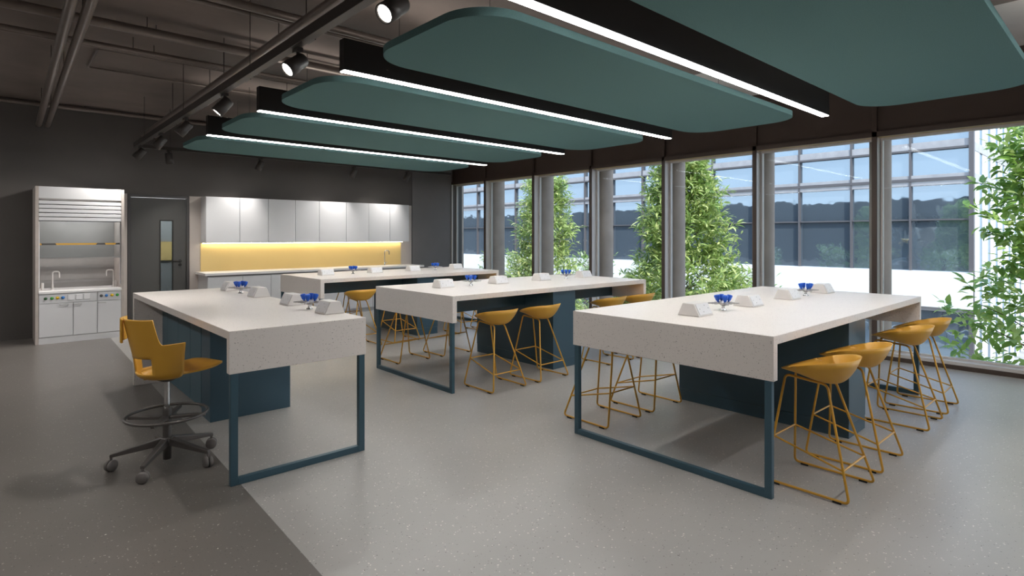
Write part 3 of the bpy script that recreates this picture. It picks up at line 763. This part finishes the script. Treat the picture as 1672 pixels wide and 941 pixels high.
# ------------------------------------------------------------------ outdoors
struct('ground', box(8.3, 60, -30, 60, -4.4, -4.2), M['ground'])
for i, m_ in enumerate((.2522, .426, .5983, .774, .9524, 1.1308, 1.3087)):
    y = m_ * 8.2 + math.sqrt(.0121 + .04 * m_ * m_)
    q = MB(); q.lathe([(.2, -4.2), (.2, 3.4)], (0, 0, 0), n=40)
    q.v = [(v_[0] + 8.2, v_[1] * .55 + y, v_[2]) for v_ in q.v]        # oval section
    o = q.obj('concrete_column', M['concrete'])
    tag(o, 'round concrete column outside the glazing, %s from the right' % ['first', 'second', 'third', 'fourth', 'fifth', 'sixth', 'seventh'][i], 'column', 'round columns along the windows')
BX, BY = 25., 3.88
t = thing('office_building', 'blue glass office building with white band across the street', 'building', (BX, BY, -4.2))
def bp_(mb, name, m, parent=t):
    mb.v = [(x - BX, y - BY, z + 4.2) for x, y, z in mb.v]; return mb.obj(name, m, parent)
bp_(box(BX + .1, BX + 30, BY + .1, 58, -4.2, 12), 'glazing', M['bglass'])
bp_(box(BX - .25, BX + .1, BY, 58, -1.06, .2), 'white_band', M['render'])
for z0, z1 in ((3.46, 3.56), (4.55, 4.62), (6.9, 7.2), (9.6, 9.9)): bp_(box(BX - .06, BX + .1, BY, 58, z0, z1), 'floor_fascia', M['mull'])
for z0, z1 in ((3.30, 3.46), (3.56, 3.68), (4.62, 4.87), (-1.22, -1.06)): bp_(box(BX - .02, BX + .1, BY, 58, z0, z1), 'fascia_panel', M['fascia'])
bp_(box(BX - .02, BX + .1, BY, 58, 2.03, 2.08), 'transom', M['mull'])
for i in range(22):
    y = 5.72 + 1.955 * i
    bp_(box(BX - .05, BX + .1, y - .03, y + .03, -4.2, 12), 'mullion', M['mull'])
bp_(box(BX - .1, BX + .12, BY - .02, BY + .12, -4.2, 12), 'corner_post', M['mull'])
for i in range(16):
    x = BX + .5 + 1.7 * i
    bp_(box(x, x + 1.12, BY + .085, BY + .12, -4.2, 12), 'facade_fin', M['fin'])
for z0, z1 in ((3.4, 3.7), (4.5, 4.8)): bp_(box(BX + .12, BX + 29, BY + .06, BY + .12, z0, z1), 'floor_fascia', M['fascia'])

def leaves(n_clump, per, shape, L, W, seed, droop):
    rn = random.Random(seed); mb = MB(); tips = []
    for c in range(n_clump):
        base, out = shape(rn)
        tw = (out + Vector((rn.uniform(-.5, .5), rn.uniform(-.5, .5), rn.uniform(-.1, .7)))).normalized()
        ln = rn.uniform(.25, .5); tips.append((base, tw, ln))
        for k_ in range(per):
            u = (k_ + rn.random()) / per
            p = base + tw * ln * u
            dr = (tw * .7 + Vector((rn.gauss(0, .7), rn.gauss(0, .7), rn.gauss(-droop, .5)))).normalized()
            side = dr.cross(Vector((rn.gauss(0, .4), rn.gauss(0, .4), 1))).normalized()
            nr_ = side.cross(dr); l = L * rn.uniform(.6, 1.25); w = W * rn.uniform(.7, 1.2)
            a = p; b = p + dr * l * .4 + side * w * .5 + nr_ * w * .15; c_ = p + dr * l * .4 - side * w * .5 + nr_ * w * .15
            b2 = p + dr * l * .7 + side * w * .36 + nr_ * w * .05; c2 = p + dr * l * .7 - side * w * .36 + nr_ * w * .05
            m1 = p + dr * l * .4; m2 = p + dr * l * .72; e = p + dr * l - nr_ * l * .12
            mb.add([a, b, b2, e, c2, c_, m1, m2], [(0, 6, 1), (6, 7, 2, 1), (7, 3, 2), (0, 5, 6), (6, 5, 4, 7), (7, 4, 3)], 0, True)
    return mb, tips
def tree(name, label, cat, x, y, z0, zc0, zc1, rad, mats, seed, n_clump, per, L, W, droop=.2, group=None, cone=.8, trunk=.06):
    t = thing(name, label, cat, (x, y, z0), group=group)
    H = zc1 - zc0
    def shape(rn):
        u = rn.random() ** .85
        r_ = rad * (1 - u * cone) * (.55 + .45 * math.sin(PI * min(1, u * 1.6 + .15)) if u < .53 else 1)
        a = rn.uniform(0, 2 * PI); q = math.sqrt(rn.uniform(.12, 1.)) * (1 + .18 * math.sin(a * 3 + seed + u * 7))
        o = Vector((math.cos(a), math.sin(a), 0))
        return o * r_ * q * .85 + Vector((0, 0, zc0 - z0 + u * H)), (o * .9 + Vector((0, 0, .35)))
    mb, tips = leaves(n_clump, per, shape, L, W, seed, droop)
    mb.obj('foliage', mats, t)
    if trunk:
        b = MB(); rn = random.Random(seed + 1)
        b.tube([(0, 0, 0), (.04, -.03, (zc0 - z0) * .6), (-.03, .04, zc0 - z0 + H * .4), (.02, 0, zc1 - z0 - .15)], trunk, 8, r2=.012)
        for base, tw, ln in tips[::max(1, len(tips) // 60)]:
            h = max(.2, base.z - .5 * Vector((base.x, base.y, 0)).length - .1)
            b.tube([(0, 0, h), (base.x * .5, base.y * .5, (h + base.z) * .5 + .03), tuple(base), tuple(base + tw * ln)], .012, 5, r2=.003)
        b.obj('trunk', M['bark'], t)
    return t
tree('garden_tree', 'leafy broad-leaved tree close outside the rightmost window', 'tree', 10.3, .74, -4.2, -.55, 2.85, 1.45, M['leafA'], 3, 430, 9, .19, .075, .25, 'trees outside the windows', .8)
tree('garden_tree', 'tall bushy green tree outside the middle windows', 'tree', 11.2, 6.75, -4.2, -.9, 3.15, 2.0, M['leafB'], 7, 1350, 12, .20, .046, .2, 'trees outside the windows', .88)
tree('garden_tree', 'slender yellow-green tree outside the second and third windows from the back', 'tree', 11.2, 11.0, -4.2, -.8, 2.95, 1.35, M['leafC'], 11, 800, 11, .19, .046, .25, 'trees outside the windows', .8)
shr = [(15.2, 18.0, 'small shrub outside the window nearest the back wall', .5, .6), (14.4, 15.5, 'pale flowering shrub outside the second window from the back', .72, .85), (14.4, 12.0, 'pale flowering shrub outside the third window from the back', .7, .9),
       (14.3, 9.7, 'pale flowering shrub left of the tall bushy tree', .65, .85), (14.2, 6.8, 'pale flowering shrub right of the tall bushy tree', .5, .8)]
for i, (x, y, lb, zt, rd) in enumerate(shr):
    tree('garden_shrub', lb, 'shrub', x, y, -4.2, -1.2, zt, rd, M['leafW'], 20 + i, 150, 10, .17, .05, .1, 'pale shrubs outside the windows', .6, .03)

# ------------------------------------------------------------------ light
w = bpy.data.worlds.new('sky'); sc.world = w; w.use_nodes = True
nt = w.node_tree; bg = nt.nodes['Background']
tc = nt.nodes.new('ShaderNodeTexCoord'); sx = nt.nodes.new('ShaderNodeSeparateXYZ'); nt.links.new(tc.outputs['Generated'], sx.inputs[0])
rp = nt.nodes.new('ShaderNodeValToRGB'); nt.links.new(sx.outputs['Z'], rp.inputs['Fac'])
e = rp.color_ramp.elements; e[0].position = 0.; e[0].color = (.86, .92, 1, 1); e[1].position = .8; e[1].color = (.36, .55, .88, 1)
x_ = rp.color_ramp.elements.new(.18); x_.color = (.68, .82, 1, 1)
nt.links.new(rp.outputs['Color'], bg.inputs['Color']); bg.inputs['Strength'].default_value = 1.6
sd = bpy.data.lights.new('sun', 'SUN'); sd.energy = 3.7; sd.angle = R(.6); sd.color = (1, .95, .88)
so_ = bpy.data.objects.new('sun', sd); col.objects.link(so_); so_.location = (-10, -10, 20)
so_.rotation_euler = Vector((.36, .60, -.72)).to_track_quat('-Z', 'Y').to_euler()
cd = bpy.data.lights.new('corridor_fill_lamp', 'AREA'); cd.energy = 70; cd.size = .8
co_ = bpy.data.objects.new('corridor_fill_lamp', cd); col.objects.link(co_); co_.location = (2.1, 11.6, 2.55)  # unseen lamp added to light the space behind the door glass

# ------------------------------------------------------------------ camera
cam = bpy.data.cameras.new('camera'); cam.sensor_width = 36; cam.sensor_fit = 'HORIZONTAL'
cam.lens = 932.48 * 36 / 1672; cam.shift_y = -(470.5 - 386.5) / 1672; cam.clip_start = .05; cam.clip_end = 300
co = bpy.data.objects.new('camera', cam); col.objects.link(co)
yaw = R(47.774)
co.location = (0, 0, 1.447); co.rotation_euler = Vector((math.cos(yaw), math.sin(yaw), 0)).to_track_quat('-Z', 'Y').to_euler()
sc.camera = co
sc.view_settings.view_transform = 'Standard'; sc.view_settings.look = 'None'
sc.view_settings.gamma = 1; sc.view_settings.use_curve_mapping = False; sc.view_settings.exposure = .64
sc.cycles.use_denoising = True
sc.cycles.max_bounces = 10; sc.cycles.diffuse_bounces = 6; sc.cycles.transparent_max_bounces = 12
sc.cycles.caustics_reflective = False; sc.cycles.caustics_refractive = False
sc.cycles.sample_clamp_indirect = 6
